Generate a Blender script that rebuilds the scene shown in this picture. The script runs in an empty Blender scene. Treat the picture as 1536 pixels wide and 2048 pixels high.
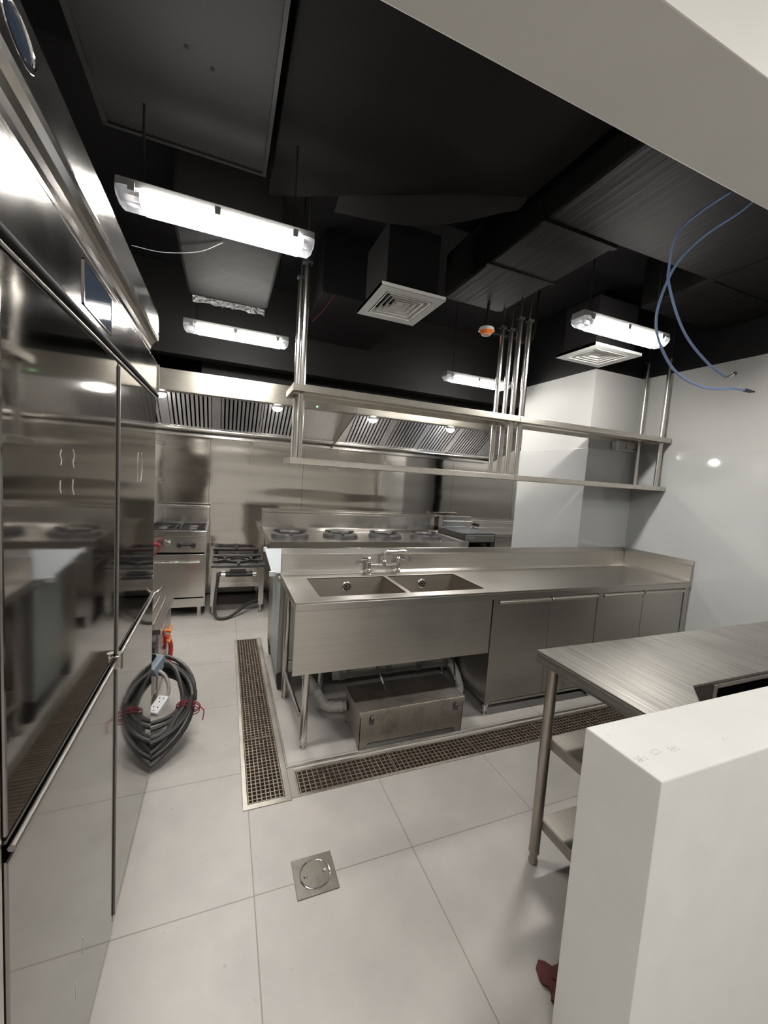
import bpy, math, random
from mathutils import Vector, Matrix, Euler
random.seed(7)
PI = math.pi
SC = bpy.context.scene
COL = SC.collection

# ------------------------------------------------------------------ geometry
class MB:
    def __init__(self):
        self.v = []; self.f = []; self.s = []; self.m = []
        self.mi = 0
    def add(self, vs, fs, smooth=False):
        o = len(self.v)
        self.v += [tuple(v) for v in vs]
        for f in fs:
            self.f.append([i + o for i in f]); self.s.append(smooth); self.m.append(self.mi)
        return self
    def box(self, x0, x1, y0, y1, z0, z1):
        if x0 > x1: x0, x1 = x1, x0
        if y0 > y1: y0, y1 = y1, y0
        if z0 > z1: z0, z1 = z1, z0
        v = [(x0,y0,z0),(x1,y0,z0),(x1,y1,z0),(x0,y1,z0),(x0,y0,z1),(x1,y0,z1),(x1,y1,z1),(x0,y1,z1)]
        return self.add(v, [(3,2,1,0),(4,5,6,7),(0,1,5,4),(1,2,6,5),(2,3,7,6),(3,0,4,7)])
    def obox(self, c, size, rot):
        R = Euler(rot).to_matrix(); c = Vector(c)
        a, b, d = [s/2 for s in size]
        v = [c + R @ Vector(p) for p in [(-a,-b,-d),(a,-b,-d),(a,b,-d),(-a,b,-d),(-a,-b,d),(a,-b,d),(a,b,d),(-a,b,d)]]
        return self.add(v, [(3,2,1,0),(4,5,6,7),(0,1,5,4),(1,2,6,5),(2,3,7,6),(3,0,4,7)])
    def prism(self, poly, axis, a, b):
        # poly in the two remaining axes (x->(y,z), y->(x,z), z->(x,y))
        def P(p, t):
            if axis == 'x': return (t, p[0], p[1])
            if axis == 'y': return (p[0], t, p[1])
            return (p[0], p[1], t)
        n = len(poly)
        v = [P(p, a) for p in poly] + [P(p, b) for p in poly]
        fs = [tuple(range(n)), tuple(range(2*n-1, n-1, -1))]
        fs += [(i, i+n, (i+1) % n + n, (i+1) % n) for i in range(n)]
        return self.add(v, fs)
    def cyl(self, p0, p1, r0, r1=None, n=20, caps=True):
        if r1 is None: r1 = r0
        p0, p1 = Vector(p0), Vector(p1)
        d = (p1 - p0).normalized()
        u = d.orthogonal().normalized(); w = d.cross(u)
        ring = lambda p, r: [p + (u*math.cos(2*PI*i/n) + w*math.sin(2*PI*i/n))*r for i in range(n)]
        self.add(ring(p0, r0) + ring(p1, r1), [(i, (i+1) % n, (i+1) % n + n, i+n) for i in range(n)], True)
        if caps:
            self.add(ring(p0, r0), [tuple(reversed(range(n)))])
            self.add(ring(p1, r1), [tuple(range(n))])
        return self
    def tube(self, pts, r, n=12, smooth=6, closed=False):
        P = [Vector(p) for p in pts]
        if smooth > 1 and len(P) > 2:
            Q = []
            N = len(P)
            rng = range(N) if closed else range(N-1)
            for i in rng:
                a = P[(i-1) % N] if closed or i > 0 else P[0]*2-P[1]
                b = P[i]; c = P[(i+1) % N]
                d = P[(i+2) % N] if closed or i+2 < N else P[-1]*2-P[-2]
                for k in range(smooth):
                    t = k/smooth
                    Q.append(0.5*((2*b)+(c-a)*t+(2*a-5*b+4*c-d)*t*t+(3*b-a-3*c+d)*t**3))
            if not closed: Q.append(P[-1])
            P = Q
        N = len(P); u = None; vs = []
        for i in range(N):
            if closed: d = (P[(i+1) % N]-P[i-1]).normalized()
            else: d = (P[min(i+1, N-1)]-P[max(i-1, 0)]).normalized()
            if u is None: u = d.orthogonal().normalized()
            else:
                u = (u - d*u.dot(d))
                u = u.normalized() if u.length > 1e-6 else d.orthogonal().normalized()
            w = d.cross(u)
            vs += [P[i] + (u*math.cos(2*PI*k/n)+w*math.sin(2*PI*k/n))*r for k in range(n)]
        fs = []
        for i in range(N if closed else N-1):
            j = (i+1) % N
            fs += [(i*n+k, i*n+(k+1) % n, j*n+(k+1) % n, j*n+k) for k in range(n)]
        self.add(vs, fs, True)
        if not closed:
            self.add(vs[:n], [tuple(reversed(range(n)))]); self.add(vs[-n:], [tuple(range(n))])
        return self
    def torus(self, c, R, r, axis='z', n=40, m=10, sy=1.0):
        c = Vector(c); pts = []
        for i in range(n):
            a = 2*PI*i/n
            x, y = R*math.cos(a), R*math.sin(a)*sy
            pts.append(c + (Vector((x, y, 0)) if axis == 'z' else Vector((x, 0, y)) if axis == 'y' else Vector((0, x, y))))
        return self.tube(pts, r, m, 1, True)
    def lathe(self, prof, c, axis='z', n=28):
        c = Vector(c); vs = []
        for r, h in prof:
            for i in range(n):
                a = 2*PI*i/n; x, y = r*math.cos(a), r*math.sin(a)
                vs.append(c + (Vector((x, y, h)) if axis == 'z' else Vector((x, h, -y)) if axis == 'y' else Vector((h, x, y))))
        fs = []
        for j in range(len(prof)-1):
            fs += [(j*n+i, j*n+(i+1) % n, (j+1)*n+(i+1) % n, (j+1)*n+i) for i in range(n)]
        self.add(vs, fs, True)
        return self
    def sphere(self, c, r, sz=(1, 1, 1), n=16, m=10):
        prof = []
        vs = []; c = Vector(c)
        for j in range(m+1):
            t = PI*j/m
            for i in range(n):
                a = 2*PI*i/n
                vs.append(c + Vector((r*sz[0]*math.sin(t)*math.cos(a), r*sz[1]*math.sin(t)*math.sin(a), -r*sz[2]*math.cos(t))))
        fs = []
        for j in range(m):
            fs += [(j*n+i, j*n+(i+1) % n, (j+1)*n+(i+1) % n, (j+1)*n+i) for i in range(n)]
        return self.add(vs, fs, True)
    def plate(self, xs, ys, holes, z0, z1):
        """flat slab on an xy grid with some grid cells left out"""
        nx, ny = len(xs), len(ys)
        solid = lambda i, j: 0 <= i < nx-1 and 0 <= j < ny-1 and (i, j) not in holes
        v = [(x, y, z1) for y in ys for x in xs] + [(x, y, z0) for y in ys for x in xs]
        I = lambda i, j: j*nx+i
        B = nx*ny; fs = []
        for j in range(ny-1):
            for i in range(nx-1):
                if not solid(i, j): continue
                a, b, c, d = I(i, j), I(i+1, j), I(i+1, j+1), I(i, j+1)
                fs.append((a, b, c, d)); fs.append((d+B, c+B, b+B, a+B))
                if not solid(i, j-1): fs.append((a, a+B, b+B, b))
                if not solid(i+1, j): fs.append((b, b+B, c+B, c))
                if not solid(i, j+1): fs.append((c, c+B, d+B, d))
                if not solid(i-1, j): fs.append((d, d+B, a+B, a))
        return self.add(v, fs)

def origin_of(o):
    p = Vector((0, 0, 0))
    while o is not None:
        p = p + Vector(o.location); o = o.parent
    return p

def obj(name, mb, mat, parent=None, bevel=0.0, label=None, origin=None):
    base = origin_of(parent) if parent is not None else Vector((0, 0, 0))
    if parent is None:
        if origin is None:
            xs = [v[0] for v in mb.v]; ys = [v[1] for v in mb.v]; zs = [v[2] for v in mb.v]
            origin = ((min(xs)+max(xs))/2, (min(ys)+max(ys))/2, min(zs))
        base = Vector(origin)
    me = bpy.data.meshes.new(name)
    me.from_pydata([tuple(Vector(v)-base) for v in mb.v], [], mb.f)
    me.polygons.foreach_set('use_smooth', mb.s)
    mats = mat if isinstance(mat, (list, tuple)) else [mat]
    for m in mats: me.materials.append(m)
    if len(mats) > 1: me.polygons.foreach_set('material_index', mb.m)
    me.validate(); me.update()
    if any(mb.s): me.set_sharp_from_angle(angle=math.radians(28))
    o = bpy.data.objects.new(name, me)
    COL.objects.link(o)
    if parent is not None: o.parent = parent
    else: o.location = base
    if bevel > 0:
        b = o.modifiers.new('bevel', 'BEVEL'); b.width = bevel; b.segments = 2; b.limit_method = 'ANGLE'; b.angle_limit = math.radians(40)
        b.harden_normals = False
    if label: o['label'] = label
    return o

def thing(name, label, cat, loc, group=None):
    o = bpy.data.objects.new(name, None); COL.objects.link(o)
    o.location = loc; o.empty_display_size = 0.1
    o['label'] = label; o['category'] = cat
    if group: o['group'] = group
    return o

def tag(o, label, cat, group=None):
    o['label'] = label; o['category'] = cat
    if group: o['group'] = group
    return o

def struct(name, mb, mat, bevel=0.0, parent=None):
    o = obj(name, mb, mat, parent, bevel, origin=(0, 0, 0) if parent is None else None)
    if parent is None: o['kind'] = 'structure'
    return o

def dup(root, loc, label):
    r = root.copy(); COL.objects.link(r); r.location = loc; r['label'] = label
    for ch in list(root.children):
        c = ch.copy(); COL.objects.link(c); c.parent = r
        for g in list(ch.children):
            d = g.copy(); COL.objects.link(d); d.parent = c
    return r

# ------------------------------------------------------------------ materials
def nodes_of(name):
    m = bpy.data.materials.new(name); m.use_nodes = True
    nt = m.node_tree
    return m, nt, nt.nodes['Principled BSDF']

def plain(name, col, rough=0.5, metal=0.0, spec=0.5, bump=0.0, bscale=40, var=0.0, vscale=6):
    m, nt, p = nodes_of(name)
    p.inputs['Base Color'].default_value = (*col, 1)
    p.inputs['Roughness'].default_value = rough
    p.inputs['Metallic'].default_value = metal
    p.inputs['Specular IOR Level'].default_value = spec
    tc = nt.nodes.new('ShaderNodeTexCoord')
    if var > 0:
        n = nt.nodes.new('ShaderNodeTexNoise'); n.inputs['Scale'].default_value = vscale; n.inputs['Detail'].default_value = 5
        nt.links.new(tc.outputs['Object'], n.inputs['Vector'])
        r = nt.nodes.new('ShaderNodeMapRange'); r.inputs['From Min'].default_value = .3; r.inputs['From Max'].default_value = .7
        r.inputs['To Min'].default_value = 1-var; r.inputs['To Max'].default_value = 1+var
        nt.links.new(n.outputs['Fac'], r.inputs['Value'])
        mx = nt.nodes.new('ShaderNodeMix'); mx.data_type = 'RGBA'; mx.blend_type = 'MULTIPLY'; mx.inputs['Factor'].default_value = 1
        mx.inputs['A'].default_value = (*col, 1)
        nt.links.new(r.outputs['Result'], mx.inputs['B'])
        nt.links.new(mx.outputs['Result'], p.inputs['Base Color'])
    if bump > 0:
        n2 = nt.nodes.new('ShaderNodeTexNoise'); n2.inputs['Scale'].default_value = bscale; n2.inputs['Detail'].default_value = 4
        nt.links.new(tc.outputs['Object'], n2.inputs['Vector'])
        b = nt.nodes.new('ShaderNodeBump'); b.inputs['Strength'].default_value = bump; b.inputs['Distance'].default_value = .01
        nt.links.new(n2.outputs['Fac'], b.inputs['Height']); nt.links.new(b.outputs['Normal'], p.inputs['Normal'])
    return m

def steel(name, col, rough, stretch=(1, 60, 60), smudge=.08, wave=0.0, wscale=(1, 1, 1), grain=.05, stain=0.0, aniso=.6, across=(.02, .7, .71)):
    """brushed stainless steel: grain along one axis, smudges in gloss, gentle buckling of the sheet"""
    m, nt, p = nodes_of(name)
    L = nt.links.new
    p.inputs['Metallic'].default_value = 1
    tc = nt.nodes.new('ShaderNodeTexCoord')
    mp = nt.nodes.new('ShaderNodeMapping'); mp.inputs['Scale'].default_value = stretch
    L(tc.outputs['Object'], mp.inputs['Vector'])
    g = nt.nodes.new('ShaderNodeTexNoise'); g.inputs['Scale'].default_value = 1.6; g.inputs['Detail'].default_value = 3; g.inputs['Roughness'].default_value = .6
    L(mp.outputs['Vector'], g.inputs['Vector'])
    sm = nt.nodes.new('ShaderNodeTexNoise'); sm.inputs['Scale'].default_value = 3.2; sm.inputs['Detail'].default_value = 6; sm.inputs['Roughness'].default_value = .65
    L(tc.outputs['Object'], sm.inputs['Vector'])
    # roughness
    r1 = nt.nodes.new('ShaderNodeMapRange'); r1.inputs['From Min'].default_value = .3; r1.inputs['From Max'].default_value = .7
    r1.inputs['To Min'].default_value = max(.03, rough-smudge); r1.inputs['To Max'].default_value = rough+smudge
    L(sm.outputs['Fac'], r1.inputs['Value'])
    r2 = nt.nodes.new('ShaderNodeMath'); r2.operation = 'MULTIPLY_ADD'; rg = min(grain, .02); r2.inputs[1].default_value = rg*2; r2.inputs[2].default_value = -rg
    L(g.outputs['Fac'], r2.inputs[0])
    ad = nt.nodes.new('ShaderNodeMath'); ad.operation = 'ADD'; ad.use_clamp = True
    L(r1.outputs['Result'], ad.inputs[0]); L(r2.outputs['Value'], ad.inputs[1]); L(ad.outputs['Value'], p.inputs['Roughness'])
    # colour
    r3 = nt.nodes.new('ShaderNodeMapRange'); r3.inputs['From Min'].default_value = .25; r3.inputs['From Max'].default_value = .75
    r3.inputs['To Min'].default_value = 1-grain*1.2; r3.inputs['To Max'].default_value = 1+grain*1.2
    L(g.outputs['Fac'], r3.inputs['Value'])
    mx = nt.nodes.new('ShaderNodeMix'); mx.data_type = 'RGBA'; mx.blend_type = 'MULTIPLY'; mx.inputs['Factor'].default_value = 1
    mx.inputs['A'].default_value = (*col, 1); L(r3.outputs['Result'], mx.inputs['B'])
    out = mx.outputs['Result']
    if stain > 0:
        st = nt.nodes.new('ShaderNodeTexNoise'); st.inputs['Scale'].default_value = 9; st.inputs['Detail'].default_value = 8; st.inputs['Roughness'].default_value = .7
        L(tc.outputs['Object'], st.inputs['Vector'])
        rs = nt.nodes.new('ShaderNodeMapRange'); rs.inputs['From Min'].default_value = .5; rs.inputs['From Max'].default_value = .68
        rs.inputs['To Max'].default_value = stain
        L(st.outputs['Fac'], rs.inputs['Value'])
        m2 = nt.nodes.new('ShaderNodeMix'); m2.data_type = 'RGBA'; L(rs.outputs['Result'], m2.inputs['Factor'])
        L(out, m2.inputs['A']); m2.inputs['B'].default_value = (col[0]*.62, col[1]*.6, col[2]*.57, 1)
        out = m2.outputs['Result']
    L(out, p.inputs['Base Color'])
    # bump
    if aniso > 0:
        tv = nt.nodes.new('ShaderNodeCombineXYZ')
        for k in range(3): tv.inputs[k].default_value = across[k]
        L(tv.outputs['Vector'], p.inputs['Tangent']); p.inputs['Anisotropic'].default_value = aniso
    if wave > 0:
        mw = nt.nodes.new('ShaderNodeMapping'); mw.inputs['Scale'].default_value = wscale
        L(tc.outputs['Object'], mw.inputs['Vector'])
        w = nt.nodes.new('ShaderNodeTexNoise'); w.inputs['Scale'].default_value = 1; w.inputs['Detail'].default_value = 1.5
        L(mw.outputs['Vector'], w.inputs['Vector'])
        b2 = nt.nodes.new('ShaderNodeBump'); b2.inputs['Strength'].default_value = 1; b2.inputs['Distance'].default_value = wave
        L(w.outputs['Fac'], b2.inputs['Height']); L(b2.outputs['Normal'], p.inputs['Normal'])
    return m

def emit(name, col, strength):
    m, nt, p = nodes_of(name)
    p.inputs['Base Color'].default_value = (.8, .8, .8, 1)
    p.inputs['Emission Color'].default_value = (*col, 1); p.inputs['Emission Strength'].default_value = strength
    return m

def tiles(name):
    m, nt, p = nodes_of(name); L = nt.links.new
    tc = nt.nodes.new('ShaderNodeTexCoord')
    mp = nt.nodes.new('ShaderNodeMapping'); mp.inputs['Location'].default_value = (.2245, .714, 0)
    L(tc.outputs['Object'], mp.inputs['Vector'])
    br = nt.nodes.new('ShaderNodeTexBrick'); br.offset = 0; br.squash = 1
    br.inputs['Scale'].default_value = 1; br.inputs['Brick Width'].default_value = .637; br.inputs['Row Height'].default_value = .637
    br.inputs['Mortar Size'].default_value = .0022; br.inputs['Mortar Smooth'].default_value = .1; br.inputs['Bias'].default_value = 0
    br.inputs['Color1'].default_value = (.425, .402, .378, 1); br.inputs['Color2'].default_value = (.45, .427, .402, 1)
    br.inputs['Mortar'].default_value = (.25, .225, .2, 1)
    L(mp.outputs['Vector'], br.inputs['Vector'])
    n = nt.nodes.new('ShaderNodeTexNoise'); n.inputs['Scale'].default_value = 2.3; n.inputs['Detail'].default_value = 8; n.inputs['Roughness'].default_value = .65
    L(tc.outputs['Object'], n.inputs['Vector'])
    r = nt.nodes.new('ShaderNodeMapRange'); r.inputs['From Min'].default_value = .3; r.inputs['From Max'].default_value = .7
    r.inputs['To Min'].default_value = .86; r.inputs['To Max'].default_value = 1.12
    L(n.outputs['Fac'], r.inputs['Value'])
    mx = nt.nodes.new('ShaderNodeMix'); mx.data_type = 'RGBA'; mx.blend_type = 'MULTIPLY'; mx.inputs['Factor'].default_value = 1
    L(br.outputs['Color'], mx.inputs['A']); L(r.outputs['Result'], mx.inputs['B'])
    # small dark specks of dirt
    d = nt.nodes.new('ShaderNodeTexNoise'); d.inputs['Scale'].default_value = 26; d.inputs['Detail'].default_value = 3
    L(tc.outputs['Object'], d.inputs['Vector'])
    rd = nt.nodes.new('ShaderNodeMapRange'); rd.inputs['From Min'].default_value = .7; rd.inputs['From Max'].default_value = .78; rd.inputs['To Max'].default_value = .5
    L(d.outputs['Fac'], rd.inputs['Value'])
    m2 = nt.nodes.new('ShaderNodeMix'); m2.data_type = 'RGBA'; L(rd.outputs['Result'], m2.inputs['Factor'])
    L(mx.outputs['Result'], m2.inputs['A']); m2.inputs['B'].default_value = (.2, .18, .15, 1)
    L(m2.outputs['Result'], p.inputs['Base Color'])
    p.inputs['Roughness'].default_value = .42
    b = nt.nodes.new('ShaderNodeBump'); b.inputs['Strength'].default_value = .3; b.inputs['Distance'].default_value = .002; b.invert = True
    L(br.outputs['Fac'], b.inputs['Height']); L(b.outputs['Normal'], p.inputs['Normal'])
    return m

def two_paint(name, low, high, z, rough):
    """wall paint with a straight line where the black ceiling paint comes down the wall"""
    m, nt, p = nodes_of(name); L = nt.links.new
    g = nt.nodes.new('ShaderNodeNewGeometry'); s = nt.nodes.new('ShaderNodeSeparateXYZ'); L(g.outputs['Position'], s.inputs['Vector'])
    c = nt.nodes.new('ShaderNodeMath'); c.operation = 'GREATER_THAN'; c.inputs[1].default_value = z; L(s.outputs['Z'], c.inputs[0])
    mx = nt.nodes.new('ShaderNodeMix'); mx.data_type = 'RGBA'; L(c.outputs['Value'], mx.inputs['Factor'])
    mx.inputs['A'].default_value = (*low, 1); mx.inputs['B'].default_value = (*high, 1); L(mx.outputs['Result'], p.inputs['Base Color'])
    p.inputs['Roughness'].default_value = rough; p.inputs['Specular IOR Level'].default_value = .3
    return m

def glass_like(name, col, fac):
    m, nt, p = nodes_of(name)
    out = nt.nodes['Material Output']
    p.inputs['Base Color'].default_value = (*col, 1); p.inputs['Roughness'].default_value = .15
    t = nt.nodes.new('ShaderNodeBsdfTransparent'); t.inputs['Color'].default_value = (.95, .95, .97, 1)
    mx = nt.nodes.new('ShaderNodeMixShader'); mx.inputs['Fac'].default_value = fac
    nt.links.new(t.outputs['BSDF'], mx.inputs[1]); nt.links.new(p.outputs['BSDF'], mx.inputs[2]); nt.links.new(mx.outputs['Shader'], out.inputs['Surface'])
    return m

M = {}
BLACK = (.006, .0055, .006)
M['floor'] = tiles('floor_tile')
M['white'] = plain('white_paint', (.72, .71, .68), .55, var=.02, bump=.03, bscale=60)
M['pony'] = plain('white_wall_paint_scuffed', (.60, .595, .575), .5, var=.025, vscale=9, bump=.03)
M['kitchen_wall'] = two_paint('wall_paint_white_below_black', (.54, .538, .525), BLACK, 2.627, .5)
M['gloss'] = plain('glossy_white_sheet', (.55, .56, .55), .06, spec=.6)
M['black'] = plain('black_ceiling_paint', BLACK, .8, spec=.15, bump=.2, bscale=25)
M['black_beam'] = plain('black_beam_paint', (.010, .0095, .0095), .65, spec=.2, bump=.05)
M['duct'] = plain('black_duct_wrap', (.0045, .0043, .0042), .7, spec=.12, bump=.6, bscale=7, var=.15)
M['board'] = plain('black_duct_board', (.009, .0083, .0088), .7, spec=.2, bump=.1, bscale=30, var=.1)
M['foil'] = plain('torn_silver_foil', (.16, .16, .16), .35, metal=.9, bump=1, bscale=30)
M['fridge'] = steel('polished_fridge_steel', (.47, .455, .44), .12, (6, 1, 6), .03, .005, (1.2, 1.2, .7), .01, aniso=0)
M['fridge_door'] = steel('polished_door_steel', (.28, .269, .257), .058, (4, 1, 4), .012, .0025, (1, .8, .5), .008, aniso=0)
M['chrome'] = plain('chrome', (.75, .75, .75), .12, 1)
M['rail'] = plain('steel_rail', (.60, .58, .55), .22, 1)
M['fridge_rail'] = plain('fridge_rail_steel', (.40, .385, .365), .3, 1)
M['gap'] = plain('dark_gap', (.006, .006, .006), .8, spec=.1)
M['screen'] = plain('dark_display_glass', (.05, .07, .11), .05, spec=.8)
M['steel'] = steel('brushed_steel', (.51, .488, .455), .345, (1, 70, 70), .025, 0, grain=.05, stain=0)
M['steel_front'] = steel('brushed_steel_front', (.56, .53, .485), .37, (1, 70, 70), .04, .003, (1.5, 1.5, 2), .05, .1)
M['steel_door'] = steel('brushed_steel_door', (.48, .46, .425), .37, (1, 70, 70), .04, 0, grain=.04)
M['steel_wall'] = steel('steel_wall_sheet', (.55, .522, .485), .10, (1, 70, 70), .03, .030, (.32, 1, 2.6), .03, 0)
M['basin'] = steel('basin_steel', (.40, .37, .33), .40, (1, 70, 70), .03, 0, grain=.04)
M['steel_top'] = steel('worn_steel_top', (.25, .24, .226), .37, (90, 2, 30), .04, 0, grain=.38, stain=.0, across=(1, .02, .02))
M['steel_dirty'] = steel('dirty_steel', (.44, .41, .37), .46, (30, 30, 2), .08, .004, (4, 4, 4), .08, .7, aniso=0)
M['steel_hood'] = steel('hood_steel', (.37, .35, .31), .40, (1, 60, 60), .04, .004, (2, 2, 3), .05, .35)
M['steel_filter'] = steel('filter_steel', (.72, .71, .72), .36, (60, 3, 3), .03, 0, grain=.06, stain=.25)
M['steel_range'] = steel('range_steel', (.64, .62, .59), .20, (1, 70, 70), .035, .003, (2, 2, 2), .04, 0)
M['tube'] = plain('steel_tube', (.62, .60, .57), .2, 1)
M['tube_dull'] = plain('dull_steel_tube', (.40, .36, .325), .36, 1, var=.1, vscale=8)
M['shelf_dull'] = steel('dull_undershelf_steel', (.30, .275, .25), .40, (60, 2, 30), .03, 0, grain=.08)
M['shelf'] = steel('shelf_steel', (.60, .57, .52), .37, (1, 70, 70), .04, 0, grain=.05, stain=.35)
M['grate'] = plain('rusty_grate_steel', (.25, .205, .165), .5, .7, var=.25, vscale=20)
M['pit'] = plain('dark_trench', (.075, .055, .042), .7, var=.4, vscale=12)
M['drain_plate'] = steel('worn_drain_plate', (.19, .18, .16), .42, (3, 3, 3), .05, 0, grain=.05, stain=.8, aniso=0)
M['curb'] = steel('trench_frame_steel', (.36, .34, .305), .42, (2, 2, 2), .1, 0, grain=.05, stain=.6)
M['cast'] = plain('cast_iron', (.022, .021, .022), .5, .2, bump=.3, bscale=60)
M['cast_grey'] = plain('worn_cast_iron', (.085, .082, .082), .42, .5, var=.3, vscale=14)
M['rubber'] = plain('black_rubber', (.028, .026, .025), .5, bump=.1)
M['cable'] = plain('black_cable_jacket', (.032, .030, .029), .42, var=.3, vscale=9)
M['pvc_brightened'] = plain('brightened_grey_pvc', (.46, .44, .41), .45, var=.15, vscale=10)  # grey pvc with its colour lightened to offset shadow under the sink
M['pvc'] = plain('grey_pvc', (.28, .265, .245), .5, var=.25, vscale=12)
M['greypanel'] = plain('pale_blue_grey_panel', (.44, .49, .49), .4)
M['whiteplastic'] = plain('white_plastic', (.72, .72, .72), .4)
M['diffuser'] = plain('white_vent_paint', (.86, .86, .84), .5)
M['ventdark'] = plain('vent_shadow', (.03, .03, .03), .8)
M['lamp'] = emit('lit_fluorescent_cover', (1, .965, .905), 108)
M['lamp_weak'] = emit('weaker_lit_fluorescent_cover', (1, .965, .905), 66)
M['bulb'] = emit('lit_hood_bulb', (1, .97, .92), 210)
M['led'] = emit('green_indicator', (.1, 1, .25), 1.5)
M['clear'] = glass_like('clear_fixture_plastic', (.75, .77, .82), .45)
M['fixture'] = plain('grey_fixture_base', (.22, .22, .22), .5)
M['orange'] = plain('orange_plastic', (.95, .22, .02), .4)
M['brass'] = plain('orange_brass_valve', (.72, .26, .05), .4, .3)
M['blue'] = plain('blue_cable', (.20, .29, .52), .45)
M['red'] = plain('red_hose', (.62, .05, .03), .4)
M['redtie'] = plain('red_string', (.30, .02, .04), .6)
M['redwire'] = plain('red_wire', (.25, .01, .03), .5)
M['rag'] = plain('dark_red_rag', (.10, .028, .026), .85, bump=.4, bscale=40)
M['greybox'] = plain('grey_blue_box', (.22, .27, .30), .45)
M['smudge'] = plain('grey_smudge', (.50, .50, .485), .8)
M['charcoal'] = plain('charcoal_enamel', (.05, .05, .05), .4, .3)
M['bluesteel'] = steel('polished_griddle_plate', (.50, .56, .64), .2, (1, 60, 60), .05)

# ------------------------------------------------------------------ the setting
XW = 3.275          # right wall
XL = -1.45          # wall behind the refrigerator
YB = 3.05           # back wall
ZC = 3.3            # black slab
XF0, XF1, YF0 = -4.2, 4.4, -6.2   # the room the photograph is taken from

xs = [XF0, -.243, -.033, .012, 3.25, XF1]
ys = [YF0, -.317, -.305, -.142, 1.605, YB+.1]
struct('floor', MB().plate(xs, ys, {(1,1),(1,2),(1,3),(3,2)}, -.2, 0), M['floor'])
b = MB()
for x0, x1, y0, y1 in ((-.243,-.033,-.317,1.605),(.012,3.25,-.305,-.142)):
    b.box(x0-.01,x1+.01,y0-.01,y1+.01,-.21,-.16)
    b.box(x0-.006,x0+.004,y0,y1,-.2,-.012); b.box(x1-.004,x1+.006,y0,y1,-.2,-.012)
    b.box(x0,x1,y0-.006,y0+.004,-.2,-.012); b.box(x0,x1,y1-.004,y1+.006,-.2,-.012)
struct('trim_1', b, M['pit'])
# steel frames round the two drain trenches
b = MB()
b.plate([-.247,-.226,-.056,-.028],[-.322,-.294,1.597,1.612],{(1,1)},-.012,.004)
b.plate([.006,.013,3.25,3.262],[-.312,-.3,-.146,-.130],{(1,1)},-.012,.004)
b.box(-.028,3.27,-.112,-.098,-.002,.006); b.box(-.028,.006,-.312,-.112,-.002,.003)
b.box(-.028,-.016,-.098,1.61,-.002,.007)
struct('trim_2', b, M['curb'], .001)

struct('wall_back', MB().box(XL-.1, 5.2, YB, YB+.1, 0, ZC), M['black'])
b = MB()
sx = [XL, -.537, .549, 1.64, 2.74, 3.84, 4.9]
for i in range(len(sx)-1):
    b.box(sx[i]+.0015, sx[i+1]-.0015, YB-.006, YB, .02, 2.1)
struct('trim_3', b, M['steel_wall'])
struct('wall_left', MB().box(XL-.1, XL, -1.57, YB, 0, ZC), M['kitchen_wall'])
struct('wall_right', MB().box(XW, XW+.12, -1.57, 1.6, 0, ZC), M['kitchen_wall'])
struct('wall_right_rear', MB().box(5.1, 5.2, 1.4, YB, 0, ZC).box(XW, 5.2, 1.5, 1.6, 0, ZC), M['kitchen_wall'])
struct('wall_column', MB().box(2.66, XW, .64, 1.53, 0, ZC), M['kitchen_wall'], .004)
b = MB()
b.box(2.655, 2.66, .638, 1.53, .02, 1.93)
b.box(2.655, XW, .632, .64, .02, 1.93)
b.box(XW-.006, XW, -1.37, .632, .02, 1.93)
struct('trim_4', b, M['gloss'], .0008)
struct('ceiling', MB().box(XL-.1, 5.2, -1.57, YB+.1, ZC, ZC+.1), M['black'])
struct('wall_partition', MB().box(.525, XW, -1.568, -1.37, 0, .93), M['pony'], .004)
struct('wall_bulkhead', MB().box(XL-.1, XW, -1.568, -1.37, 2.34, ZC+.1), M['white'], .003)
# scuffs on the top of the low wall
b = MB()
for cx, cy, k in ((.553,-1.50,26),(.613,-1.495,22),(.671,-1.499,22),(.85,-1.512,8),(.545,-1.42,8)):
    for i in range(k):
        x = cx+random.uniform(-.016,.016); y = cy+random.uniform(-.008,.008)
        b.obox((x,y,.9301),(random.uniform(.0015,.005),random.uniform(.0008,.0025),.0005),(0,0,random.uniform(0,3)))
struct('trim_5', b, M['smudge'])
# the room in front of the opening
struct('wall_front', MB().box(XF0, XF1, YF0-.1, YF0, 0, 2.9), M['white'])
struct('wall_front_left', MB().box(XF0-.1, XF0, YF0, -1.47, 0, 2.9).box(XF0, XL, -1.568, -1.47, 0, 2.9), M['white'])
struct('wall_front_right', MB().box(XF1, XF1+.1, YF0, -1.47, 0, 2.9).box(XW, XF1, -1.568, -1.37, 0, 2.9), M['white'])
struct('ceiling_front', MB().box(XF0, XF1, YF0, -1.568, 2.9, 3.0), M['white'])

# ------------------------------------------------------------------ refrigerator
FX = -.667
fr = thing('refrigerator', 'tall polished steel four-door upright refrigerator along the left edge', 'refrigerator', (-1.03, -.67, 0))
obj('body', MB().box(-1.42, FX-.035, -1.42, .03, .02, 1.83).box(-1.42, FX-.05, -1.42, .03, 1.83, 2.15).box(FX-.036,FX-.004,-1.42,-1.352,.02,1.83), M['fridge'], fr, .003)
def door(y0, y1, z0, z1):
    return obj('door', MB().box(FX-.034, FX, y0, y1, z0, z1), M['fridge_door'], fr, .004)
DL = door(-1.348, -.69, .022, .905); DR = door(-.678, .02, .04, .905)
UL = door(-1.348, -.69, .945, 1.828); UR = door(-.678, .02, .945, 1.828)
def rail(parent, y0, y1):
    b = MB().cyl((FX+.005, y0, .925), (FX+.005, y1, .925), .0058, n=12)
    b.box(FX-.03, FX-.002, y0, y1, .934, .940)
    return b
obj('handle', rail(DL, -1.346, -.70), M['fridge_rail'], DL)
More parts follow.
